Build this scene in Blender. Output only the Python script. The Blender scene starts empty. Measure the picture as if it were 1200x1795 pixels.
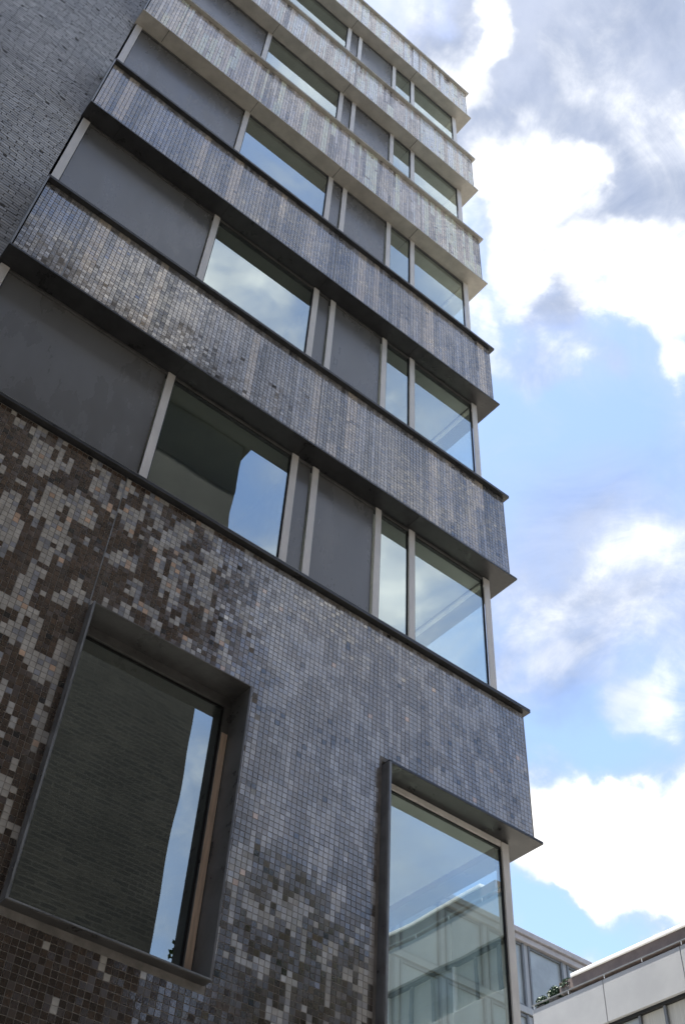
import bpy, math, random
import numpy as np
from mathutils import Matrix, Vector
random.seed(7)
rng = np.random.default_rng(11)
SC = bpy.context.scene
COL = SC.collection
S = 0.64            # metres per layout unit; eye height 1.6 m
EYE = 1.6

# ------------------------------------------------------------------ camera
cam_d = bpy.data.cameras.new('camera')
cam = bpy.data.objects.new('camera', cam_d); COL.objects.link(cam)
r_ = (0.7746178, -0.6305999, 0.0480725); u_ = (-0.4973937, -0.5605129, 0.6621365); f_ = (0.3905980, 0.5368138, 0.7478397)
cam.matrix_world = Matrix(((r_[0], u_[0], -f_[0], 0), (r_[1], u_[1], -f_[1], 0), (r_[2], u_[2], -f_[2], EYE), (0, 0, 0, 1)))
cam_d.sensor_width = 36; cam_d.sensor_fit = 'VERTICAL'; cam_d.sensor_height = 36
cam_d.lens = 36 * 1927.2 / 1795
cam_d.clip_start = 0.05; cam_d.clip_end = 3000
SC.camera = cam

# ------------------------------------------------------------------ sky, sun, exposure
SUN_DIR = Vector((-0.10, 0.15, 0.95)).normalized()
sun_el = math.asin(SUN_DIR.z); sun_rot = math.atan2(SUN_DIR.x, SUN_DIR.y)
W = bpy.data.worlds.new('World'); SC.world = W; W.use_nodes = True
nt = W.node_tree; nt.nodes.clear()
def N(t, kind, **kw):
    n = t.nodes.new(kind)
    for k, v in kw.items():
        if k.startswith('i_'):
            n.inputs[k[2:].replace('_', ' ')].default_value = v
        else:
            setattr(n, k, v)
    return n
def MATH(t, op, a, b=None, c=None, clamp=False):
    n = t.nodes.new('ShaderNodeMath'); n.operation = op; n.use_clamp = clamp
    for i, v in enumerate((a, b, c)):
        if v is None: continue
        if isinstance(v, (int, float)): n.inputs[i].default_value = v
        else: t.links.new(v, n.inputs[i])
    return n.outputs[0]
def MIXC(t, fac, a, b, mode='MIX'):
    n = t.nodes.new('ShaderNodeMix'); n.data_type = 'RGBA'; n.blend_type = mode
    for s, v in ((n.inputs[0], fac), (n.inputs[6], a), (n.inputs[7], b)):
        if isinstance(v, (int, float)): s.default_value = v
        elif isinstance(v, tuple): s.default_value = v if len(v) == 4 else (*v, 1)
        else: t.links.new(v, s)
    return n.outputs[2]
def MAPR(t, v, a, b, c=0.0, d=1.0, smooth=True):
    n = t.nodes.new('ShaderNodeMapRange'); n.interpolation_type = 'SMOOTHSTEP' if smooth else 'LINEAR'
    t.links.new(v, n.inputs[0])
    for i, x in zip((1, 2, 3, 4), (a, b, c, d)): n.inputs[i].default_value = x
    return n.outputs[0]
sky = N(nt, 'ShaderNodeTexSky', sky_type='NISHITA', sun_disc=False, sun_elevation=sun_el, sun_rotation=sun_rot,
        air_density=1.0, dust_density=0.35, ozone_density=2.0)
tc = N(nt, 'ShaderNodeTexCoord')
def wnoise(scale, detail, rough, off, stretch=(1, 1, 1)):
    m = N(nt, 'ShaderNodeMapping'); m.inputs['Location'].default_value = off; m.inputs['Scale'].default_value = stretch
    nt.links.new(tc.outputs['Generated'], m.inputs[0])
    n = N(nt, 'ShaderNodeTexNoise', noise_dimensions='3D'); n.inputs['Scale'].default_value = scale
    n.inputs['Detail'].default_value = detail; n.inputs['Roughness'].default_value = rough
    n.inputs['Distortion'].default_value = 0.6
    nt.links.new(m.outputs[0], n.inputs[0]); return n.outputs[0]
big = wnoise(2.4, 9, 0.58, (3.1, 0.7, 5.2), (1, 1, 1.3))
fine = wnoise(9, 8, 0.62, (0.4, 8.1, 2.2), (1, 1, 1.6))
wn = N(nt, 'ShaderNodeTexNoise', noise_dimensions='3D'); wn.inputs['Scale'].default_value = 9; wn.inputs['Detail'].default_value = 6
nt.links.new(tc.outputs['Generated'], wn.inputs[0])
wv = N(nt, 'ShaderNodeVectorMath', operation='MULTIPLY_ADD'); nt.links.new(wn.outputs['Color'], wv.inputs[0])
wv.inputs[1].default_value = (0.22, 0.22, 0.22); wv.inputs[2].default_value = (-0.11, -0.11, -0.11)
wa2 = N(nt, 'ShaderNodeVectorMath', operation='ADD'); nt.links.new(tc.outputs['Generated'], wa2.inputs[0]); nt.links.new(wv.outputs[0], wa2.inputs[1])
wnm = N(nt, 'ShaderNodeVectorMath', operation='NORMALIZE'); nt.links.new(wa2.outputs[0], wnm.inputs[0])
def blob(d, c0, c1):
    v = N(nt, 'ShaderNodeVectorMath', operation='DOT_PRODUCT'); nt.links.new(wnm.outputs[0], v.inputs[0])
    v.inputs[1].default_value = Vector(d).normalized(); return MAPR(nt, v.outputs['Value'], c0, c1)
def deg(a): return math.cos(math.radians(a))
acc = MATH(nt, 'ADD', MATH(nt, 'MULTIPLY', big, 0.8), MATH(nt, 'MULTIPLY', fine, 0.50))
acc = MATH(nt, 'SUBTRACT', acc, 0.190)
BLOBS = [((0.336, 0.246, 0.909), 3.6, 0.2),
         ((0.37, 0.249, 0.895), 3.2, 0.22),
         ((0.367, 0.222, 0.903), 2.6, 0.14),
         ((0.363, 0.285, 0.887), 3.0, 0.18),
         ((0.434, 0.24, 0.869), 2.6, 0.12),
         ((0.471, 0.225, 0.853), 3.4, 0.2),
         ((0.501, 0.223, 0.836), 3.4, 0.16),
         ((0.249, 0.179, 0.952), 2.0, 0.2),
         ((0.248, 0.225, 0.942), 2.4, 0.16),
         ((0.393, 0.35, 0.85), 2.0, 0.12),
         ((0.438, 0.337, 0.834), 2.2, 0.1),
         ((0.538, 0.267, 0.8), 2.0, 0.14),
         ((0.316, 0.161, 0.935), 1.6, 0.05),
         ((0.648, 0.537, 0.54), 3.6, 0.3),
         ((0.646, 0.562, 0.517), 3.0, 0.22),
         ((0.71, 0.518, 0.477), 4.2, 0.3),
         ((0.712, 0.475, 0.517), 3.0, 0.2),
         ((0.689, 0.534, 0.49), 3.2, 0.16),
         ((0.561, 0.482, 0.673), 3.0, 0.09),
         ((0.607, 0.379, 0.699), 4.0, 0.08),
         ((0.67, 0.434, 0.602), 3.0, 0.1),
         ((0.601, 0.453, 0.658), 3.0, 0.05),
         ((0.55, 0.372, 0.748), 5.5, -0.07),
         ((0.63, 0.504, 0.59), 3.6, -0.14),
         ((0.662, 0.591, 0.461), 2.2, -0.2),
         ((0.696, 0.561, 0.448), 2.4, -0.24),
         ((0.682, 0.472, 0.558), 2.6, -0.1),
         ((0.487, 0.375, 0.789), 4, -0.03),
         ((0.264, -0.315, 0.912), 16, 0.07),  # broad unseen cloud added behind the camera to brighten the upper facade
         ((0.209, -0.522, 0.827), 14, 0.03),
         ((0.117, -0.523, 0.844), 5, 0.1),
         ((0.452, -0.536, 0.713), 5, 0.12),
         ((0.186, -0.47, 0.863), 3, 0.04),
         ((0.44, -0.592, 0.675), 8, 0.1),
         ((0.33, -0.57, 0.752), 5, -0.1),
         ((0.25, -0.492, 0.834), 4, -0.05)]
for d, w, k in BLOBS:
    acc = MATH(nt, 'ADD', acc, MATH(nt, 'MULTIPLY', blob(d, deg(w), deg(w * 0.1)), k))
wisp = MAPR(nt, acc, 0.30, 0.64)
thick = MAPR(nt, acc, 0.44, 0.76)
VEILS = [((0.364, 0.156, 0.918), 11, 0.34), ((0.288, 0.198, 0.937), 6, 0.2), ((0.43, 0.177, 0.885), 6, 0.25), ((0.434, 0.311, 0.845), 4, 0.2)]
veil = MATH(nt, 'MULTIPLY', wnoise(3.0, 6, 0.55, (7.7, 1.1, 4.4), (1, 1, 1.2)), 0.9)
for d, w, k in VEILS: veil = MATH(nt, 'ADD', veil, MATH(nt, 'MULTIPLY', blob(d, deg(w), deg(w * 0.1)), k))
veil = MAPR(nt, veil, 0.40, 0.70)
shade = MAPR(nt, wnoise(6.5, 8, 0.6, (9.4, 2.0, 1.0), (1, 1, 1.5)), 0.36, 0.66)
skyb = MIXC(nt, 1.0, sky.outputs[0], (0.86, 0.80, 0.78), 'MULTIPLY')
v1 = MIXC(nt, MATH(nt, 'MULTIPLY', veil, 0.85), skyb, MIXC(nt, shade, (0.78, 0.93, 1.25), (1.45, 1.58, 1.88)))
v2 = MIXC(nt, MATH(nt, 'MULTIPLY', wisp, 0.55), v1, (1.8, 1.92, 2.15))
skyv = MIXC(nt, thick, v2, MIXC(nt, shade, (2.5, 2.6, 2.85), (4.6, 4.55, 4.45)))
bg = N(nt, 'ShaderNodeBackground'); bg.inputs['Strength'].default_value = 0.085
wo = N(nt, 'ShaderNodeOutputWorld')
nt.links.new(skyv, bg.inputs[0]); nt.links.new(bg.outputs[0], wo.inputs[0])
sun_d = bpy.data.lights.new('sun', 'SUN'); sun_d.energy = 4.0; sun_d.angle = math.radians(0.5); sun_d.color = (1, 0.95, 0.88)
sun = bpy.data.objects.new('sun', sun_d); COL.objects.link(sun)
sun.rotation_euler = SUN_DIR.to_track_quat('Z', 'Y').to_euler(); sun.location = (20, 15, 60)
SC.view_settings.view_transform = 'Standard'; SC.view_settings.look = 'None'
SC.view_settings.gamma = 1; SC.view_settings.use_curve_mapping = False
SC.view_settings.exposure = 2.38
SC.render.engine = 'CYCLES'
SC.cycles.max_bounces = 8; SC.cycles.glossy_bounces = 5; SC.cycles.transparent_max_bounces = 10
SC.cycles.diffuse_bounces = 3; SC.cycles.transmission_bounces = 4

# ------------------------------------------------------------------ materials
def mat(name, color, rough=0.6, metal=0.0, ior=1.45, var=0.0, vscale=3.0, bump=0.0, bscale=40.0, stretch=(1, 1, 1), rvar=0.0, coat=0.0):
    m = bpy.data.materials.new(name); m.use_nodes = True; t = m.node_tree
    b = t.nodes['Principled BSDF']
    b.inputs['Roughness'].default_value = rough; b.inputs['Metallic'].default_value = metal; b.inputs['IOR'].default_value = ior
    b.inputs['Coat Weight'].default_value = coat; b.inputs['Coat Roughness'].default_value = 0.15
    g = t.nodes.new('ShaderNodeTexCoord'); mp = t.nodes.new('ShaderNodeMapping'); mp.inputs['Scale'].default_value = stretch
    t.links.new(g.outputs['Object'], mp.inputs[0])
    base = (*color, 1)
    b.inputs['Base Color'].default_value = base
    if var or rvar:
        n = N(t, 'ShaderNodeTexNoise'); n.inputs['Scale'].default_value = vscale; n.inputs['Detail'].default_value = 6; n.inputs['Roughness'].default_value = 0.62
        t.links.new(mp.outputs[0], n.inputs[0])
        if var:
            k = MAPR(t, n.outputs[0], 0.3, 0.7, 1 - var, 1 + var)
            mm = N(t, 'ShaderNodeVectorMath', operation='SCALE'); mm.inputs[0].default_value = color
            t.links.new(k, mm.inputs['Scale']); t.links.new(mm.outputs[0], b.inputs['Base Color'])
        if rvar:
            k = MAPR(t, n.outputs[0], 0.3, 0.7, max(0.02, rough - rvar), rough + rvar); t.links.new(k, b.inputs['Roughness'])
    if bump:
        n2 = N(t, 'ShaderNodeTexNoise'); n2.inputs['Scale'].default_value = bscale; n2.inputs['Detail'].default_value = 5
        t.links.new(mp.outputs[0], n2.inputs[0])
        bp = N(t, 'ShaderNodeBump'); bp.inputs['Strength'].default_value = bump; bp.inputs['Distance'].default_value = 0.01
        t.links.new(n2.outputs[0], bp.inputs['Height']); t.links.new(bp.outputs[0], b.inputs['Normal'])
    return m
def tile_mat(name, rough, ior, rscale=0.10):
    m = bpy.data.materials.new(name); m.use_nodes = True; t = m.node_tree; b = t.nodes['Principled BSDF']
    at = N(t, 'ShaderNodeAttribute', attribute_name='glaze')
    g = t.nodes.new('ShaderNodeTexCoord')
    n = N(t, 'ShaderNodeTexNoise'); n.inputs['Scale'].default_value = 9; n.inputs['Detail'].default_value = 5
    t.links.new(g.outputs['Object'], n.inputs[0])
    k = MAPR(t, n.outputs[0], 0.3, 0.7, 0.86, 1.12)
    mm = N(t, 'ShaderNodeVectorMath', operation='SCALE'); t.links.new(at.outputs['Color'], mm.inputs[0]); t.links.new(k, mm.inputs['Scale'])
    # weathering: faint dusty runs down the glaze
    mp = t.nodes.new('ShaderNodeMapping'); mp.inputs['Scale'].default_value = (7, 7, 0.35); t.links.new(g.outputs['Object'], mp.inputs[0])
    n3 = N(t, 'ShaderNodeTexNoise'); n3.inputs['Scale'].default_value = 1.0; n3.inputs['Detail'].default_value = 4; t.links.new(mp.outputs[0], n3.inputs[0])
    dust = MAPR(t, n3.outputs[0], 0.47, 0.72, 0.0, 0.32)
    col = MIXC(t, dust, mm.outputs[0], (0.23, 0.225, 0.21))
    t.links.new(col, b.inputs['Base Color'])
    r = MATH(t, 'ADD', MATH(t, 'MULTIPLY', at.outputs['Alpha'], rscale), rough); t.links.new(r, b.inputs['Roughness'])
    b.inputs['IOR'].default_value = ior
    n2 = N(t, 'ShaderNodeTexNoise'); n2.inputs['Scale'].default_value = 60; t.links.new(g.outputs['Object'], n2.inputs[0])
    bp = N(t, 'ShaderNodeBump'); bp.inputs['Strength'].default_value = 0.12; bp.inputs['Distance'].default_value = 0.002
    t.links.new(n2.outputs[0], bp.inputs['Height']); t.links.new(bp.outputs[0], b.inputs['Normal'])
    return m
def glass_mat(name, tint, refl, f0, through=0.6):
    m = bpy.data.materials.new(name); m.use_nodes = True; t = m.node_tree; t.nodes.clear()
    o = N(t, 'ShaderNodeOutputMaterial'); mix = N(t, 'ShaderNodeMixShader')
    gl = N(t, 'ShaderNodeBsdfGlossy'); gl.inputs['Color'].default_value = (*refl, 1); gl.inputs['Roughness'].default_value = 0.0
    tr = N(t, 'ShaderNodeBsdfTransparent'); tr.inputs['Color'].default_value = (*tint, 1)
    lw = N(t, 'ShaderNodeFresnel'); lw.inputs['IOR'].default_value = 1.5
    fac = MATH(t, 'ADD', MATH(t, 'MULTIPLY', lw.outputs[0], 1 - f0), f0, clamp=True)
    g = t.nodes.new('ShaderNodeTexCoord'); n = N(t, 'ShaderNodeTexNoise'); n.inputs['Scale'].default_value = 0.9; n.inputs['Detail'].default_value = 1
    t.links.new(g.outputs['Object'], n.inputs[0])
    bp = N(t, 'ShaderNodeBump'); bp.inputs['Strength'].default_value = 0.10; bp.inputs['Distance'].default_value = 0.02
    t.links.new(n.outputs[0], bp.inputs['Height']); t.links.new(bp.outputs[0], gl.inputs['Normal'])
    ge = N(t, 'ShaderNodeNewGeometry'); fac = MATH(t, 'MULTIPLY', fac, MATH(t, 'SUBTRACT', 1.0, ge.outputs['Backfacing']))
    tcol = MIXC(t, ge.outputs['Backfacing'], (*tint, 1), (1.0, 1.0, 1.0, 1)); t.links.new(tcol, tr.inputs[0])
    t.links.new(fac, mix.inputs[0]); t.links.new(tr.outputs[0], mix.inputs[1]); t.links.new(gl.outputs[0], mix.inputs[2])
    t.links.new(mix.outputs[0], o.inputs[0])
    return m
def brick_mat():
    m = mat('dark_brick', (0.04, 0.036, 0.03), 0.85, ior=1.3)
    t = m.node_tree; b = t.nodes['Principled BSDF']; g = t.nodes.new('ShaderNodeTexCoord')
    sx = N(t, 'ShaderNodeSeparateXYZ'); t.links.new(g.outputs['Object'], sx.inputs[0]); cx_ = N(t, 'ShaderNodeCombineXYZ')
    t.links.new(MATH(t, 'ADD', sx.outputs[0], sx.outputs[1]), cx_.inputs[0]); t.links.new(sx.outputs[2], cx_.inputs[1])
    br = N(t, 'ShaderNodeTexBrick'); br.inputs['Scale'].default_value = 1.0; br.inputs['Brick Width'].default_value = 0.34; br.inputs['Row Height'].default_value = 0.10
    br.inputs['Mortar Size'].default_value = 0.014; br.inputs['Color1'].default_value = (0.008, 0.0075, 0.007, 1); br.inputs['Color2'].default_value = (0.019, 0.017, 0.014, 1)
    br.inputs['Mortar'].default_value = (0.026, 0.024, 0.021, 1); t.links.new(cx_.outputs[0], br.inputs[0])
    n = N(t, 'ShaderNodeTexNoise'); n.inputs['Scale'].default_value = 0.8; n.inputs['Detail'].default_value = 7; n.inputs['Roughness'].default_value = 0.7; t.links.new(g.outputs['Object'], n.inputs[0])
    mm = N(t, 'ShaderNodeVectorMath', operation='SCALE'); t.links.new(br.outputs[0], mm.inputs[0]); t.links.new(MAPR(t, n.outputs[0], 0.3, 0.7, 0.6, 1.4), mm.inputs['Scale'])
    t.links.new(mm.outputs[0], b.inputs['Base Color']); return m
M = {
    'tile': tile_mat('glazed_mosaic', 0.075, 2.15, 0.25),
    'matt_tile': tile_mat('matt_mosaic', 0.34, 1.5, 0.2),
    'grout': mat('grout', (0.24, 0.22, 0.20), 0.85, var=0.25, vscale=6, bump=0.3, bscale=200),
    'dark_metal': mat('dark_metal', (0.032, 0.032, 0.033), 0.36, var=0.3, vscale=5, rvar=0.1, bump=0.05, bscale=30),
    'bronze': mat('bronze_metal', (0.13, 0.125, 0.12), 0.36, metal=0.2, var=0.25, vscale=4, rvar=0.1, bump=0.06, bscale=25),
    'edge_metal': mat('edge_metal', (0.24, 0.24, 0.235), 0.4, metal=0.4, var=0.2, vscale=6, rvar=0.1),
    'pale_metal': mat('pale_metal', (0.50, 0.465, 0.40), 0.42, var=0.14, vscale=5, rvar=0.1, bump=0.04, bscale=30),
    'mullion': mat('mullion_metal', (0.80, 0.745, 0.68), 0.42, var=0.10, vscale=8, stretch=(1, 1, 0.3), rvar=0.08),
    'wood': mat('wood_stile', (0.62, 0.46, 0.34), 0.5, var=0.2, vscale=10, stretch=(6, 6, 0.4)),
    'gasket': mat('gasket', (0.012, 0.012, 0.012), 0.6),
    'panel': mat('grey_panel', (0.175, 0.170, 0.163), 0.28, ior=1.5, var=0.10, vscale=2.2, rvar=0.07, stretch=(1, 1, 0.35)),
    'glass': glass_mat('window_glass', (0.70, 0.77, 0.71), (0.82, 0.92, 0.91), 0.43),
    'side_glass': glass_mat('side_glass', (0.80, 0.88, 0.87), (0.8, 0.92, 0.93), 0.10),
    'plaster': mat('ceiling_plaster', (0.80, 0.80, 0.78), 0.8, var=0.05),
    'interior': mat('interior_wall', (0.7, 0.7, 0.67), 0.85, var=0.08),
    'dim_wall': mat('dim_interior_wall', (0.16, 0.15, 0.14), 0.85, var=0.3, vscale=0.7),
    'carpet': mat('interior_floor', (0.3, 0.28, 0.25), 0.9, var=0.1),
    'asphalt': mat('asphalt', (0.05, 0.05, 0.052), 0.9, var=0.3, vscale=1.5, bump=0.6, bscale=120),
    'paving': mat('paving', (0.25, 0.24, 0.22), 0.85, var=0.2, vscale=2, bump=0.3, bscale=60),
    'brick': brick_mat(),
    'mortar': mat('mortar', (0.10, 0.095, 0.09), 0.9, var=0.2),
    'white_panel': mat('white_panel', (0.34, 0.345, 0.345), 0.45, var=0.06, vscale=1.2, rvar=0.05),
    'white_coping': mat('white_coping', (0.82, 0.82, 0.81), 0.4, var=0.03),
    'brown_band': mat('brown_band', (0.15, 0.115, 0.10), 0.6, var=0.2, vscale=4),
    'cream': mat('cream_blind', (0.52, 0.51, 0.46), 0.7, var=0.08, vscale=5, stretch=(6, 6, 0.3)),
    'grey_frame': mat('grey_frame', (0.15, 0.16, 0.17), 0.5, var=0.1),
    'pale_frame': mat('pale_frame', (0.40, 0.37, 0.36), 0.5, var=0.1, vscale=4),
    'pale_glass': mat('far_glass', (0.33, 0.36, 0.36), 0.12, ior=1.6, var=0.15, vscale=0.8),
    'dark_glass': mat('dark_glass', (0.03, 0.035, 0.04), 0.05, ior=1.6),
    'bark': mat('bark', (0.09, 0.07, 0.05), 0.9, var=0.3, vscale=8, bump=0.6, bscale=40),
    'leaf': mat('leaf', (0.055, 0.085, 0.03), 0.6, var=0.4, vscale=2.5),
    'shrub': mat('shrub_leaf', (0.045, 0.08, 0.05), 0.6, var=0.4, vscale=9),
    'terracotta': mat('planter', (0.12, 0.11, 0.10), 0.7, var=0.15),
    'roofing': mat('roofing', (0.16, 0.16, 0.155), 0.9, var=0.2, vscale=1.5),
}

# ------------------------------------------------------------------ object helpers
def P(x, y, z): return Vector((x * S, y * S, z * S + EYE))
def tag(o, label=None, cat=None, group=None, kind=None):
    if label: o['label'] = label
    if cat: o['category'] = cat
    if group: o['group'] = group
    if kind: o['kind'] = kind
    return o
def root(name, at, label, cat, group=None):
    o = bpy.data.objects.new(name, None); o.empty_display_size = 0.3; COL.objects.link(o); o.location = at
    return tag(o, label, cat, group)
def origin(o):
    p = Vector((0, 0, 0))
    while o is not None: p = p + o.location; o = o.parent
    return p
class MB:
    """collects boxes (given in layout units) and joins them into one mesh"""
    def __init__(s): s.v = []; s.f = []
    def box(s, x0, x1, y0, y1, z0, z1, bev=0.0):
        if x0 > x1: x0, x1 = x1, x0
        if y0 > y1: y0, y1 = y1, y0
        if z0 > z1: z0, z1 = z1, z0
        n = len(s.v)
        if bev <= 0:
            for x in (x0, x1):
                for y in (y0, y1):
                    for z in (z0, z1): s.v.append(P(x, y, z))
            s.f += [tuple(n + i for i in q) for q in ((0, 1, 3, 2), (4, 6, 7, 5), (0, 4, 5, 1), (2, 3, 7, 6), (0, 2, 6, 4), (1, 5, 7, 3))]
        else:
            b = min(bev, (x1 - x0) * .3, (y1 - y0) * .3, (z1 - z0) * .3)
            idx = {}
            for ix, (x, sx) in enumerate(((x0, 1), (x1, -1))):
                for iy, (y, sy) in enumerate(((y0, 1), (y1, -1))):
                    for iz, (z, sz) in enumerate(((z0, 1), (z1, -1))):
                        for a in range(3):
                            q = [x + sx * b, y + sy * b, z + sz * b]; q[a] = (x, y, z)[a]
                            idx[(ix, iy, iz, a)] = len(s.v); s.v.append(P(*q))
            F = s.f
            def k(i, j, l, a): return idx[(i, j, l, a)]
            for i in (0, 1):
                F.append((k(i, 0, 0, 0), k(i, 0, 1, 0), k(i, 1, 1, 0), k(i, 1, 0, 0)))
                F.append((k(0, i, 0, 1), k(0, i, 1, 1), k(1, i, 1, 1), k(1, i, 0, 1)))
                F.append((k(0, 0, i, 2), k(0, 1, i, 2), k(1, 1, i, 2), k(1, 0, i, 2)))
                for j in (0, 1):
                    F.append((k(i, j, 0, 0), k(i, j, 1, 0), k(i, j, 1, 1), k(i, j, 0, 1)))
                    F.append((k(i, 0, j, 0), k(i, 1, j, 0), k(i, 1, j, 2), k(i, 0, j, 2)))
                    F.append((k(0, i, j, 1), k(1, i, j, 1), k(1, i, j, 2), k(0, i, j, 2)))
                    for l in (0, 1):
                        F.append((k(i, j, l, 0), k(i, j, l, 1), k(i, j, l, 2)))
        return s
    def build(s, name, m, parent=None, fix=True):
        me = bpy.data.meshes.new(name)
        o0 = origin(parent)
        me.from_pydata([v - o0 for v in s.v], [], s.f); me.update()
        if fix:
            import bmesh
            bm = bmesh.new(); bm.from_mesh(me); bmesh.ops.recalc_face_normals(bm, faces=bm.faces); bm.to_mesh(me); bm.free()
        me.materials.append(M[m] if isinstance(m, str) else m)
        o = bpy.data.objects.new(name, me); COL.objects.link(o); o.parent = parent
        return o
def part(name, m, parent, *boxes, bev=0.0, label=None):
    b = MB()
    for q in boxes: b.box(*q, bev=bev)
    o = b.build(name, m, parent)
    if label: o['label'] = label
    return o

# ------------------------------------------------------------------ mosaic tiles
PITCH = 0.08
def hash2(i, j, k=0):
    v = np.sin(i * 127.1 + j * 311.7 + k * 74.7) * 43758.5453
    return v - np.floor(v)
def vnoise(x, y, k=0):
    xi, yi = np.floor(x), np.floor(y); xf, yf = x - xi, y - yi
    xf = xf * xf * (3 - 2 * xf); yf = yf * yf * (3 - 2 * yf)
    a = hash2(xi, yi, k); b = hash2(xi + 1, yi, k); c = hash2(xi, yi + 1, k); d = hash2(xi + 1, yi + 1, k)
    return (a * (1 - xf) + b * xf) * (1 - yf) + (c * (1 - xf) + d * xf) * yf
def glaze(i, j, level):
    """colour of every tile from its column i, row j and the storey it belongs to (0 = the base wall)"""
    n = len(i); h = hash2(i, j, 5); h2 = hash2(i, j, 9); h3 = hash2(i, j, 13)
    x = i * PITCH; z = j * PITCH
    A = lambda *c: np.array(c)[None]
    k = lambda v: v[:, None]
    if level == 0:
        cl = 0.50 * vnoise(i / 2.2, j / 4.8, 1) + 0.50 * vnoise(i / 1.2, j / 2.4, 2)
        dens = np.clip(0.545 + 0.10 * (vnoise(x * 0.8, z * 0.8, 6) - .5) + np.clip((6.4 - z) * 0.13, 0, 0.30), 0.3, 0.9)
        sky_refl = np.clip((x - 5.1) / 1.2, 0, 1) * np.clip((z - 4.5) / 3.0, 0.35, 1)  # mirrored sky on the right-hand tiles, painted into their colour
        isg = cl + (h - .5) * 0.12 > dens
        brown = A(0.078, 0.053, 0.038) * k(0.65 + 0.7 * h2) * k(np.clip(0.55 + (z - 4.8) * 0.25, 0.6, 1))
        grey = A(0.46, 0.455, 0.44) * k(0.85 + 0.3 * h2)
        grey = np.where(k(h3 < 0.28), A(0.29, 0.31, 0.36) * k(0.85 + .3 * h2), grey)
        run = 0.5 * vnoise(i / 1.5, j / 9.0, 3) + 0.5 * vnoise(i / 4.0, j / 16.0, 4)
        mid = A(0.20, 0.187, 0.175) * k(0.55 + 0.9 * run + 0.22 * (h2 - .5))
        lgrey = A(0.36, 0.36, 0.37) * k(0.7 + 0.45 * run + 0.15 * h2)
        low = A(0.062, 0.055, 0.050) * k(0.5 + 1.0 * h2)
        lowz = np.clip((7.6 - z) / 1.5 + 1.2 * (vnoise(i / 9.0, j / 9.0, 17) - .5), 0, 1)  # dark mirrored patch low on the wall, painted into the tile colour
        mid = mid * k(1 - lowz) + low * k(lowz)
        v = np.where(k(isg), grey * k(1 - sky_refl) + lgrey * k(sky_refl), brown * k(1 - sky_refl) + mid * k(sky_refl))
        v = np.where(k(isg & (h < 0.075 - 0.055 * sky_refl)), A(0.62, 0.45, 0.34) * k(0.75 + 0.4 * h2), v)
        v = np.where(k(~isg & (h > 0.962)), A(0.012, 0.011, 0.011), v)
    else:
        # long vertical reflection streaks painted into the tile colour, one to four columns wide
        s1 = hash2(i, np.floor(j / 19.0 + 7 * hash2(i, level, 2)), 3)
        s2 = hash2(np.floor(i / 2.6 + 0.4 * hash2(level, 1, 1)), np.floor(j / 48.0 + 3 * hash2(np.floor(i / 2.6), level, 6)), 4)
        s3 = vnoise(i / 7.0, j / 60.0, 12)
        run = 0.34 * s1 + 0.38 * s2 + 0.28 * s3
        patch = vnoise(i / 3.0, j / 4.5, 14)
        base = A(0.25, 0.24, 0.235) * (-0.10 + 2.1 * k(run) + 0.18 * (k(patch) - .5) + 0.10 * (k(h2) - .5))
        warm = np.clip((s2 - 0.70) * 5, 0, 1) * (0.6 + 0.4 * h)
        cool = np.clip((s1 - 0.76) * 5, 0, 1) * (1 - warm)
        v = base * k(1 - warm) + A(0.50, 0.43, 0.35) * k(warm * (0.9 + .2 * h2)) 
        v = v * k(1 - 0.6 * cool) + A(0.30, 0.32, 0.38) * k(0.6 * cool)
        v = np.where(k((h > 0.985) & (h3 < .6)), v * 0.25, v)
        v = v * (1, 1, 1.15, 1.3, 2.2, 2.7, 2.9)[level]  # brighter sky reflection higher up, painted in as paler tiles
    tt = vnoise(x * 0.9 + 3, z * 0.55 + level, 10)[:, None]
    tint = (1 - tt) * A(1.10, 1.0, 0.88) + tt * A(1.0, 0.98, 0.98)
    if level > 3: tint = tint * A(1.08, 1.0, 0.88)  # cream cast of the reflected sky, painted on the upper storeys
    out = np.ones((n, 4)); out[:, :3] = v * tint; out[:, 3] = h3 * h3
    return np.clip(out, 0.004, 0.8)
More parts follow.
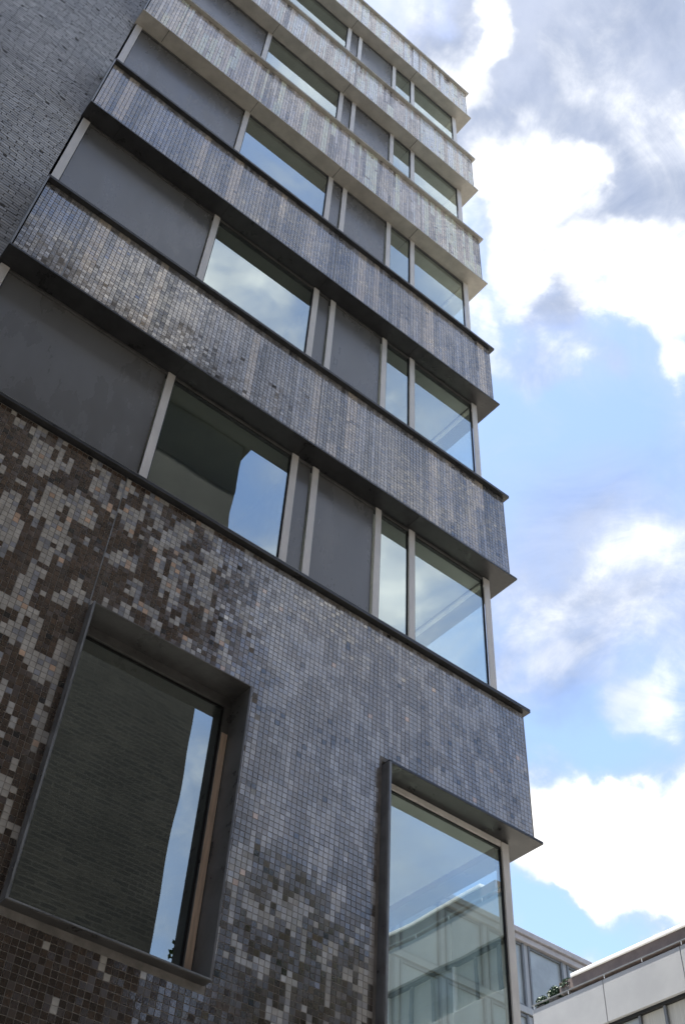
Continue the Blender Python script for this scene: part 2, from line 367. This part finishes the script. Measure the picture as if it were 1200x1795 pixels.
def tile_mesh(name, i, j, x0, z0, y, level, sx=PITCH, sz=PITCH, gap=0.0062, tilt=0.014, colours=None, o0=Vector((0, 0, 0)), depth=0.005, m='tile', xmax=1e9):
    n = len(i)
    cx = x0 + (i + .5) * sx; cz = z0 + (j + .5) * sz
    hx = (sx - gap) / 2; hz = (sz - gap) / 2; b = 0.0022
    t1 = (rng.random(n) - .5) * 2 * tilt; t2 = (rng.random(n) - .5) * 2 * tilt
    dy = (rng.random(n) - .5) * 0.0015
    t1 = t1 + (vnoise(cx * 1.7, cz * 1.7, 41) - .5) * tilt * 2.2; t2 = t2 + (vnoise(cx * 1.9, cz * 1.3, 43) - .5) * tilt * 2.2
    odd = rng.random(n) > 0.93; t1[odd] *= 3.0; t2[odd] *= 3.0
    V = np.zeros((n, 8, 3))
    for k, (a, c) in enumerate(((-1, -1), (1, -1), (1, 1), (-1, 1))):
        V[:, k, 0] = cx + a * (hx - b); V[:, k, 2] = cz + c * (hz - b); V[:, k, 1] = y + dy + a * hx * t1 + c * hz * t2
        V[:, 4 + k, 0] = cx + a * hx; V[:, 4 + k, 2] = cz + c * hz; V[:, 4 + k, 1] = y + min(depth, 0.005)
    V[:, :, 0] = np.minimum(V[:, :, 0], xmax); V = V.reshape(-1, 3) * S; V[:, 2] += EYE; V -= np.array(o0)
    q = np.array([(0, 1, 2, 3), (4, 5, 1, 0), (5, 6, 2, 1), (6, 7, 3, 2), (7, 4, 0, 3)])
    F = (q[None] + (np.arange(n) * 8)[:, None, None]).reshape(-1, 4)
    me = bpy.data.meshes.new(name)
    me.vertices.add(len(V)); me.vertices.foreach_set('co', V.astype(np.float32).ravel())
    me.loops.add(F.size); me.loops.foreach_set('vertex_index', F.astype(np.int32).ravel())
    me.polygons.add(len(F)); me.polygons.foreach_set('loop_start', (np.arange(len(F)) * 4).astype(np.int32))
    me.polygons.foreach_set('use_smooth', np.zeros(len(F), bool))
    me.update(calc_edges=True)
    at = me.attributes.new('glaze', 'FLOAT_COLOR', 'POINT')
    C = glaze(i, j, level) if colours is None else colours
    at.data.foreach_set('color', np.repeat(C, 8, axis=0).astype(np.float32).ravel())
    me.materials.append(M[m])
    return me

# ------------------------------------------------------------------ layout (units)
T = [None, 12.0, 17.63, 23.25, 28.97, 34.42, 40.05]
B = [None, 9.41, 15.16, 20.89, 26.42, 32.10, 37.74]
XL, XR = 0.585, 11.55
FY, TY, WY = 10.0, 10.10, 10.39
ZG = -EYE / S
MULL = {'F': (0.645, 0.80), 'E': (3.775, 3.915), 'D': (6.387, 6.53), 'C': (6.849, 6.99), 'B': (8.315, 8.455), 'A': (9.125, 9.27), 'K': (11.03, 11.19)}

# ------------------------------------------------------------------ ground
def sheet(name, m, x0, x1, y0, y1, z, kind='structure'):
    me = bpy.data.meshes.new(name); me.from_pydata([(x0, y0, z), (x1, y0, z), (x1, y1, z), (x0, y1, z)], [], [(0, 1, 2, 3)]); me.materials.append(M[m])
    o = bpy.data.objects.new(name, me); COL.objects.link(o); return tag(o, kind=kind)
sheet('ground', 'asphalt', -900, 900, -900, 900, 0.0)
mb = MB(); z0 = ZG; mb.box(-30, 40, 8.2, 60, z0 - 0.1, z0 + 0.2); mb.box(-30, 40, -9, -2.5, z0 - 0.1, z0 + 0.2)
tag(mb.build('pavement', 'paving'), kind='structure')

# ------------------------------------------------------------------ main building
bld = root('mosaic_building', P(XL, TY, ZG), 'tall corner building clad in glossy brown and grey mosaic with stacked ribbon windows', 'building')
HOLES = [(3.555, 5.965, 5.40, 9.40), (8.37, 99, -1.5, 9.41)]
W1 = (3.555, 5.965, 5.40, 9.40)
lw = part('lower_wall', 'grout', bld,
          (0.62, 3.555, TY + .0045, TY + .40, ZG, 11.93), (3.555, 5.965, TY + .0045, TY + .40, 9.40, 11.93), (3.555, 5.965, TY + .0045, TY + .40, ZG, 5.38),
          (5.965, 8.37, TY + .0045, TY + .40, ZG, 11.93), (8.37, 11.47, TY + .0045, TY + .40, 9.46, 11.93), (8.37, 11.16, TY + .0045, TY + .40, ZG, -1.5),
          (11.07, 11.47, TY + .40, 30, 9.46, 11.93), (0.62, 0.9, TY + .40, 30, ZG, 11.93), (10.8, 11.16, 15, 30, ZG, 9.40))
I, J = np.meshgrid(np.arange(8, 144), np.arange(-30, 149), indexing='ij'); I = I.ravel(); J = J.ravel()
X0 = I * PITCH; X1_ = X0 + PITCH; Z0 = J * PITCH; Z1_ = Z0 + PITCH
keep = (Z1_ < 11.95) & (X0 > 0.61) & (X1_ < 11.50)
keep &= ~((X1_ > W1[0] - 0.03) & (X0 < W1[1] + 0.03) & (Z1_ > W1[2] - 0.05) & (Z0 < W1[3] + 0.03))
keep &= ~((X1_ > 8.36) & (Z0 < 9.45))
keep &= ~(np.abs((X0 + X1_) / 2 - 3.52) < 0.02) | (Z0 < 9.4)
I, J = I[keep], J[keep]
# tiles that show largest: nearest the camera and inside the frame
def view(px, py, pz):
    v = np.stack([px, py, pz], -1); xr = v @ np.array(r_); yu = v @ np.array(u_); zf = v @ np.array(f_)
    return 600 + 1927.2 * xr / zf, 897.5 - 1927.2 * yu / zf, zf
cx = (I + .5) * PITCH; cz = (J + .5) * PITCH
sx_, sy_, sz_ = view(cx, np.full(len(cx), TY), cz)
inside = (sx_ > 3) & (sx_ < 1197) & (sy_ > 3) & (sy_ < 1792)
order = np.argsort(np.where(inside, sz_, 1e9))[:298]
single = np.zeros(len(I), bool); single[order] = True
C0 = glaze(I, J, 0)
me = tile_mesh('tile_field', I[~single], J[~single], 0, 0, TY, 0, colours=C0[~single], o0=origin(lw))
o = bpy.data.objects.new('tile_field', me); COL.objects.link(o); o.parent = lw; o['kind'] = 'stuff'
zero = np.array([0])
variants = []
lum = C0[:, :3].sum(1); ks = np.argsort(lum[single]); cs = C0[single][ks]
NV = 14
for k in range(NV):
    c = cs[int((k + .5) / NV * len(cs))][None]
    variants.append(tile_mesh('tile', zero - .5, zero - .5, 0, 0, 0, 0, colours=c, o0=Vector((0, 0, EYE)), tilt=0.0))
bins = np.zeros(len(ks), int)
for rank, idx in enumerate(ks): bins[idx] = min(NV - 1, rank * NV // len(ks))
for n_, idx in enumerate(np.flatnonzero(single)):
    o = bpy.data.objects.new('tile', variants[bins[n_]]); COL.objects.link(o); o.parent = lw
    o.location = P((I[idx] + .5) * PITCH, TY, (J[idx] + .5) * PITCH) - origin(lw)
    o.rotation_euler = (random.uniform(-.018, .018), 0, random.uniform(-.018, .018))
part('movement_joint', 'edge_metal', lw, (3.512, 3.528, TY - .004, TY + .0044, 9.42, 11.93))
part('movement_joint', 'edge_metal', lw, (8.955, 8.965, TY - .001, TY + .0044, 9.47, 11.93))

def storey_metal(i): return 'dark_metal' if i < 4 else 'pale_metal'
# base wall: coping and the soffit over the corner window
part('coping', 'dark_metal', bld, (XL, XR, FY, 30, T[1] - 0.055, T[1]), bev=0.006)
part('coping_edge', 'edge_metal', bld, (XL + .01, XR - .004, FY - .004, FY + .02, T[1] + 0.001, T[1] + 0.010))
part('soffit', 'dark_metal', bld, (8.425, XR, FY, 30, B[1], B[1] + 0.05), bev=0.006)
# the five upper spandrels
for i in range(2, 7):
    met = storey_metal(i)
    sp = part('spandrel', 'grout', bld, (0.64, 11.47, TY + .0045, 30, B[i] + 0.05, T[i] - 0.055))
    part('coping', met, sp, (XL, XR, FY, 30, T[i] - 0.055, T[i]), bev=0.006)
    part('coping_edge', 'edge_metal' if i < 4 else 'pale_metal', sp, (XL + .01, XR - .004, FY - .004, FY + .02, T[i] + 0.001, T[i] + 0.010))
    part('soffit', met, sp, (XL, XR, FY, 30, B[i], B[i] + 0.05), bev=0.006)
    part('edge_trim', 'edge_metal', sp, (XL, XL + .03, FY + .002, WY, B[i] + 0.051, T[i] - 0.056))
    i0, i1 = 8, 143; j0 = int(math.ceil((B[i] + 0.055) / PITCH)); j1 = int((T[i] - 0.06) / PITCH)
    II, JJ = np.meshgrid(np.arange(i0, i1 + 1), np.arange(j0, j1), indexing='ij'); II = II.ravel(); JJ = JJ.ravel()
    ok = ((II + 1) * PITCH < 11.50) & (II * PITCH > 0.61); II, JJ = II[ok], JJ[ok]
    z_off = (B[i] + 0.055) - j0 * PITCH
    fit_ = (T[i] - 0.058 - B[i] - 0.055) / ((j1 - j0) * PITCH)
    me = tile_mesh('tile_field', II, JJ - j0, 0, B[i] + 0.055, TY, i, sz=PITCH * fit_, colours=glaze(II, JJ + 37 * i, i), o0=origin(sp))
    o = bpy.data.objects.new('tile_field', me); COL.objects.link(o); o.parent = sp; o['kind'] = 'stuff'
    for xj in (1.50, 4.08, 6.66, 9.24):
        part('movement_joint', 'edge_metal', sp, (xj - .010, xj + .010, TY - .003, TY + .0044, B[i] + .055, T[i] - .058))
        part('sheet_joint', 'gasket', sp, (xj - .2, xj - .188, FY + .01, WY - .03, B[i] - .003, B[i] + .001))
        part('sheet_joint', 'gasket', sp, (xj - .2, xj - .190, FY - .0015, FY + .002, T[i] - .052, T[i] - .004))
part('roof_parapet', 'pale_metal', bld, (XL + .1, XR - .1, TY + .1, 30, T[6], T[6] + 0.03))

# ribbon windows: glass bays, grey panels, mullions
GY = 10.412
MULL = {k: (a * .9975, b * .9975) for k, (a, b) in MULL.items()}
for i in range(1, 6):
    zb, zt = T[i] + 0.002, B[i + 1] - 0.002
    for k, (a, b) in MULL.items():
        part('mullion', 'mullion', bld, (a, b, WY - .02, WY - .001, zb + .004, zt - .004), bev=0.006)
    part('head_rail', 'bronze', bld, (MULL['F'][1], MULL['K'][0], WY + .0, WY + .10, zt - .06, zt), bev=0.004)
    part('sill_rail', 'bronze', bld, (MULL['F'][1], MULL['K'][0], WY + .0, WY + .10, zb, zb + .05), bev=0.004)
    zb2, zt2 = zb + .05, zt - .06
    for ka, kb, kind in (('F', 'E', 'panel'), ('E', 'D', 'glass'), ('D', 'C', 'panel'), ('C', 'B', 'panel'), ('B', 'A', 'glass'), ('A', 'K', 'glass')):
        a, b = MULL[ka][1], MULL[kb][0]
        if kind == 'panel':
            p_ = part('cladding_panel', 'panel', bld, (a + .014, b - .014, WY + .03, WY + .09, zb2 + .012, zt2 - .012), bev=0.003)
            part('gasket', 'gasket', p_, (a, b, WY + .092, WY + .10, zb2, zt2))
        else:
            w = part('window', 'gasket', bld, (a, a + .02, WY + .004, WY + .06, zb2, zt2), (b - .02, b, WY + .004, WY + .06, zb2, zt2),
                     (a + .02, b - .02, WY + .004, WY + .06, zb2, zb2 + .02), (a + .02, b - .02, WY + .02, WY + .09, zt2 - .02, zt2))
            part('pane', 'glass', w, (a + .02, b - .02, GY, GY + .004, zb2 + .02, zt2 - .02))
    # glazed return round the corner
    w = part('side_window', 'mullion', bld, (11.06, 11.16, 13.0, 13.12, zb, zt), (11.06, 11.16, WY + .125, 13.0, zb, zb + .05), (11.06, 11.16, WY + .125, 13.0, zt - .05, zt))
    part('pane', 'side_glass', w, (11.11, 11.114, WY + .125, 13.0, zb + .05, zt - .05))
    part('side_wall', 'panel', bld, (11.02, 11.15, 13.12, 30, zb, zt))
    # the room behind
    part('ceiling', 'plaster', bld, (0.82, 11.04, WY + .14, 17.9, zt - .012, zt - .004))
    part('room_floor', 'carpet', bld, (0.82, 11.04, WY + .14, 17.9, zb, zb + .01))
    part('back_wall', 'interior', bld, (0.66, 11.02, 18, 18.2, zb, zt))
    part('partition_wall', 'interior', bld, (6.60, 6.75, WY + .14, 17.99, zb + .011, zt - .013))
    part('partition_wall', 'interior', bld, (0.66, 0.80, WY + .12, 18, zb, zt))
# rooms of the base
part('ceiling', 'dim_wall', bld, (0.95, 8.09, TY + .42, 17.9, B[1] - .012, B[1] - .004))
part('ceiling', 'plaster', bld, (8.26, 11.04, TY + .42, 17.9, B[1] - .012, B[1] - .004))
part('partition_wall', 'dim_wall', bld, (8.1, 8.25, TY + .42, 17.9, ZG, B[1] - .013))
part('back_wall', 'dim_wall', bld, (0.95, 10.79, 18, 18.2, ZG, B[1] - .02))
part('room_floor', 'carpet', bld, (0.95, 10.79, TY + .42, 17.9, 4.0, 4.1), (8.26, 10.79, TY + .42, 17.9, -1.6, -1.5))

# large framed window in the base wall
x0, x1, z0, z1 = W1
fr = part('large_window', 'bronze', bld, (x0 - .03, x1 + .015, FY - .04, WY + .06, z1 - .02, z1), (x0 - .03, x0 + .0, FY - .04, WY + .06, z0, z1 - .02),
          (x1 - .015, x1 + .015, FY - .04, WY + .06, z0, z1 - .02), (x0 - .03, x1 + .015, FY - .04, WY + .06, z0 - .03, z0), bev=0.004,
          label='deep framed window set in the brown mosaic wall')
part('frame_lip', 'edge_metal', fr, (x0 - .034, x0 - .012, FY - .048, FY - .041, z0, z1), (x0 - .034, x1 + .015, FY - .048, FY - .041, z0 - .02, z0 - .001))
part('head_bar', 'bronze', fr, (x0, x1 - .015, WY - .02, WY + .035, z1 - .17, z1 - .021), bev=0.004)
part('stile', 'bronze', fr, (5.845, 5.95, WY - .02, WY + .035, z0, z1 - .171), bev=0.004)
part('stile', 'wood', fr, (5.846, 5.938, WY - .032, WY - .021, z0 + .02, z1 - .60), label='brown wooden stile at the right of the pane')
part('gasket', 'gasket', fr, (x0, 5.838, WY + .01, WY + .034, z1 - .205, z1 - .172), (5.812, 5.838, WY + .01, WY + .034, z0, z1 - .205), (5.939, 5.949, WY - .026, WY - .021, z0 + .02, z1 - .60))
part('pane', 'glass', fr, (x0, 5.813, WY + .02, WY + .024, z0 - .0, z1 - .205))
# corner window of the base
cw = part('corner_window', 'bronze', bld, (8.372, 8.422, FY - .04, WY + .04, -1.5, B[1] - .03), bev=0.004, label='tall glazed corner window under the dark soffit')
part('frame_lip', 'edge_metal', cw, (8.39, 8.426, FY - .048, FY - .041, -1.5, B[1] - .03))
part('head_bar', 'mullion', cw, (8.425, 11.0, WY - .02, WY + .05, B[1] - .10, B[1] - .002), bev=0.004)
part('stile', 'mullion', cw, (11.01, 11.16, WY - .02, WY + .13, -1.5, B[1] - .002), bev=0.006)
part('gasket', 'gasket', cw, (8.425, 11.0, WY + .005, WY + .05, B[1] - .125, B[1] - .101), (10.98, 11.005, WY + .005, WY + .05, -1.5, B[1] - .135))
part('pane', 'glass', cw, (8.425, 10.98, WY + .02, WY + .024, -1.5, B[1] - .125))
part('side_pane', 'side_glass', cw, (11.11, 11.114, WY + .135, 14.9, -1.5, B[1] - .05))

# ------------------------------------------------------------------ adjoining wall on the left
lb = root('adjoining_building', P(-9, WY, ZG), 'adjoining dark tower wall of fine thin bricks at the left edge', 'building')
wl = part('wall', 'mortar', lb, (-18, 0.60, WY + .0045, 30, ZG, 46))
bw, bh = 0.32, 0.077
nI, nJ = int(6.5 / bw), int((30.5 - 12.0) / bh)
II, JJ = np.meshgrid(np.arange(nI), np.arange(nJ), indexing='ij'); II = II.ravel().astype(float); JJ = JJ.ravel().astype(float)
II = II + (JJ % 2) * 0.5 + 0.3 * hash2(JJ, 3, 51)
hh = hash2(II, JJ, 21); h4 = hash2(II, JJ, 22)
pat = 0.8 + 0.4 * vnoise(II / 9.0, JJ / 30.0, 31)
Cb = np.stack([0.44 * (0.78 + .44 * hh) * pat, 0.43 * (0.78 + .44 * hh) * pat, 0.415 * (0.78 + .44 * hh) * pat, h4], -1)
me = tile_mesh('brick_field', II - nI, JJ, 0.60, 12.0, WY, 0, xmax=0.60, sx=bw, sz=bh, gap=0.014, tilt=0.02, colours=Cb, o0=origin(wl), depth=0.02, m='matt_tile')
o = bpy.data.objects.new('brick_field', me); COL.objects.link(o); o.parent = wl; o['kind'] = 'stuff'

# ------------------------------------------------------------------ dark brick building across the street (seen mirrored in glass and glaze)
ob = root('brick_warehouse', P(5, -5, ZG), 'dark brick warehouse with cornice across the street, mirrored in the windows', 'building')
OX = 13.45
wa_ = part('wall', 'brick', ob, (-30, OX, -14, -5.0, ZG, 36.0))
part('cornice', 'brick', ob, (-30, OX + .25, -14, -4.75, 36.0, 36.6), (-30, OX + .55, -14, -4.4, 36.6, 37.3), bev=0.02)
courses = MB()
for k in range(1): courses.box(-12, OX + .004, -5.03, -4.985, 33.0, 33.5)
courses.build('string_course', 'brick', wa_)

# ------------------------------------------------------------------ office blocks with fascia bands
def office_block(name, label, x, y0, y1, ztop, depth, nst=4, unit=3.36, xs=1):
    r = root(name, P(x, (y0 + y1) / 2, ZG), label, 'building')
    part('wall', 'cream', r, (x + .35, x + depth, y0, y1, ZG, ztop - .75))
    part('roof_coping', 'white_coping', r, (x + .04, x + .5, y0, y1 - 1.9, ztop - .13, ztop), bev=0.02)
    part('roof_band', 'brown_band', r, (x + .10, x + .5, y0, y1 - 1.3, ztop - .54, ztop - .131))
    part('roof', 'roofing', r, (x + .5, x + depth, y0, y1, ztop - .75, ztop - .5))
    part('rail', 'grey_frame', r, (x - .03, x + .02, y0, y1, ztop - .60, ztop - .57))
    posts = MB(); y = y1 - .1
    while y > y0: posts.box(x - .015, x + .01, y - .012, y + .012, ztop - .72, ztop - .60); y -= 1.68
    posts.build('rail_posts', 'white_coping', r)
    z = ztop - .73
    for s_ in range(nst):
        y = y1; n = 0
        while y - unit > y0 - .01 and n < 60:
            part('fascia_panel', 'white_panel', r, (x, x + .12, y - unit + .008, y - .008, z - 1.46, z), bev=0.012); y -= unit; n += 1
        part('shadow_gap', 'gasket', r, (x + .125, x + .30, y0, y1, z - 1.55, z - 1.44))
        part('floor_edge', 'white_panel', r, (x + .12, x + .35, y0, y1, z - 1.43, z - .05))
        y = y1 - .3; n = 0
        while y - 1.05 > y0:
            w = part('window', 'white_coping' if n % 3 == 0 else 'grey_frame', r, (x + .17, x + .30, y - .09, y, z - 3.1, z - 1.56))
            part('blind', ('cream', 'pale_glass', 'cream', 'cream')[(n * 7 + s_) % 4], w, (x + .26, x + .28, y - 1.04, y - .095, z - 3.1, z - 1.56))
            y -= 1.05; n += 1
        z -= 3.12
    return r
office_block('office_building', 'low white office building at lower right with brown banded roof edge', 30, 8, 27.3, 18.98, 10, nst=2)
office_block('office_block', 'white office block nearer the street, mirrored in the tall corner window', 24, -40, -1.0, 19.45, 9, nst=4)
# shrubs in planters on the roof terrace end of the low office
for q, (yy, zz, s_) in enumerate(((27.0, 18.15, .30), (26.35, 18.25, .34), (25.75, 18.40, .30))):
    words = ('left planter shrub at the end of the office roof terrace', 'middle planter shrub on the office roof terrace', 'right planter shrub beside the brown roof band')[q]
    r = root('planter_shrub', P(30.3, yy, zz - .02), words, 'shrub', 'planted shrubs on the office roof')
    part('planter', 'terracotta', r, (30.08, 30.5, yy - .2, yy + .2, zz - .02, zz + .22), bev=0.02)
    vs, fs = [], []
    for k in range(700):
        a, b, c = rng.normal(size=3); rr = math.sqrt(a * a + b * b + c * c); f = s_ * (0.4 + .6 * rng.random()) / rr
        c0 = np.array((30.3 + a * f, yy + b * f, zz + .25 + abs(c) * f * 1.2)); d1 = rng.normal(size=3); d1 /= np.linalg.norm(d1); d2 = np.cross(d1, rng.normal(size=3)); d2 /= np.linalg.norm(d2)
        n0 = len(vs); w_ = .035
        for e in (-d1 * w_ * 1.6, d2 * w_, d1 * w_ * 1.6, -d2 * w_): vs.append(P(*(c0 + e)))
        fs.append((n0, n0 + 1, n0 + 2, n0 + 3))
    b_ = MB(); b_.v = vs; b_.f = fs; b_.build('foliage', 'shrub', r, fix=False)

# ------------------------------------------------------------------ far building
fb = root('far_building', P(44, 40, ZG), 'pale far building with grey window bays and wide eave behind the office', 'building')
fw = part('wall', 'pale_frame', fb, (34, 62, 40.3, 50, ZG, 31.0))
part('eave', 'pale_frame', fb, (33.8, 62.2, 39.9, 50, 30.42, 30.75), (33.6, 62.4, 39.75, 50, 30.76, 31.08), bev=0.02)
xx = 34.2; n = 0
while xx < 60:
    for zt in (30.41, 26.4):
        w = part('window', 'grey_frame', fb, (xx, xx + .14, 40.05, 40.3, zt - 3.6, zt), (xx + .5, xx + .62, 40.05, 40.3, zt - 3.6, zt), (xx + .62, xx + 3.12, 40.1, 40.3, zt - .14, zt), (xx + .62, xx + 3.12, 40.1, 40.3, zt - 3.6, zt - 3.46))
        part('pane', 'pale_glass', w, (xx + .62, xx + 3.12, 40.2, 40.22, zt - 3.46, zt - .14))
        part('panel', 'white_panel', w, (xx + .14, xx + .5, 40.12, 40.2, zt - 3.6, zt))
        part('sill', 'white_panel', w, (xx, xx + 3.12, 40.0, 40.3, zt - 3.95, zt - 3.61))
    xx += 3.125; n += 1

# ------------------------------------------------------------------ street tree (mirrored in the lower mosaic)
tr = root('street_tree', P(19.2, -8.2, ZG), 'leafy street tree opposite, mirrored as the dark patch in the lower mosaic', 'tree')
def tube(pts, rad, seg=9):
    vs, fs = [], []
    for k, (p, r) in enumerate(zip(pts, rad)):
        for a in range(seg):
            t = a / seg * 2 * math.pi; vs.append(P(p[0] + r * math.cos(t), p[1] + r * math.sin(t), p[2]))
    for k in range(len(pts) - 1):
        for a in range(seg): fs.append((k * seg + a, k * seg + (a + 1) % seg, (k + 1) * seg + (a + 1) % seg, (k + 1) * seg + a))
    return vs, fs
tv, tf = tube([(19.2, -8.2, ZG), (19.25, -8.2, 3), (19.1, -8.1, 8), (19.2, -8.2, 13), (19.3, -8.3, 18)], (.38, .30, .24, .15, .05))
for k in range(9):
    a = k * 2.4; z = 8 + k * 1.1; L = 2.6 - k * .15
    v2, f2 = tube([(19.15, -8.15, z), (19.15 + math.cos(a) * L * .5, -8.15 + math.sin(a) * L * .5, z + .8), (19.15 + math.cos(a) * L, -8.15 + math.sin(a) * L, z + 1.9)], (.11, .07, .03), 6)
    n0 = len(tv); tv += v2; tf += [tuple(n0 + i for i in q) for q in f2]
b_ = MB(); b_.v = tv; b_.f = tf; b_.build('trunk', 'bark', tr)
clumps = []
for k in range(60):
    a = rng.random() * 6.28; zc = 9.0 + rng.random() * 10.2; R = 2.9 * math.sin(math.pi * min(1, max(.12, (zc - 8) / 13))) * (.35 + .65 * rng.random())
    clumps.append((19.2 + R * math.cos(a), -8.2 + R * math.sin(a), zc, .55 + .5 * rng.random()))
vs, fs = [], []
for (a0, b0, c0, rr) in clumps:
    for k in range(260):
        d = rng.normal(size=3); d *= rr * (rng.random() ** .4) / np.linalg.norm(d); c_ = np.array((a0, b0, c0)) + d
        d1 = rng.normal(size=3); d1 /= np.linalg.norm(d1); d2 = np.cross(d1, rng.normal(size=3)); d2 /= np.linalg.norm(d2)
        n0 = len(vs)
        for e in (-d1 * .12, d2 * .07, d1 * .12, -d2 * .07): vs.append(P(*(c_ + e)))
        fs.append((n0, n0 + 1, n0 + 2, n0 + 3))
b_ = MB(); b_.v = vs; b_.f = fs; b_.build('crown', 'leaf', tr, fix=False)
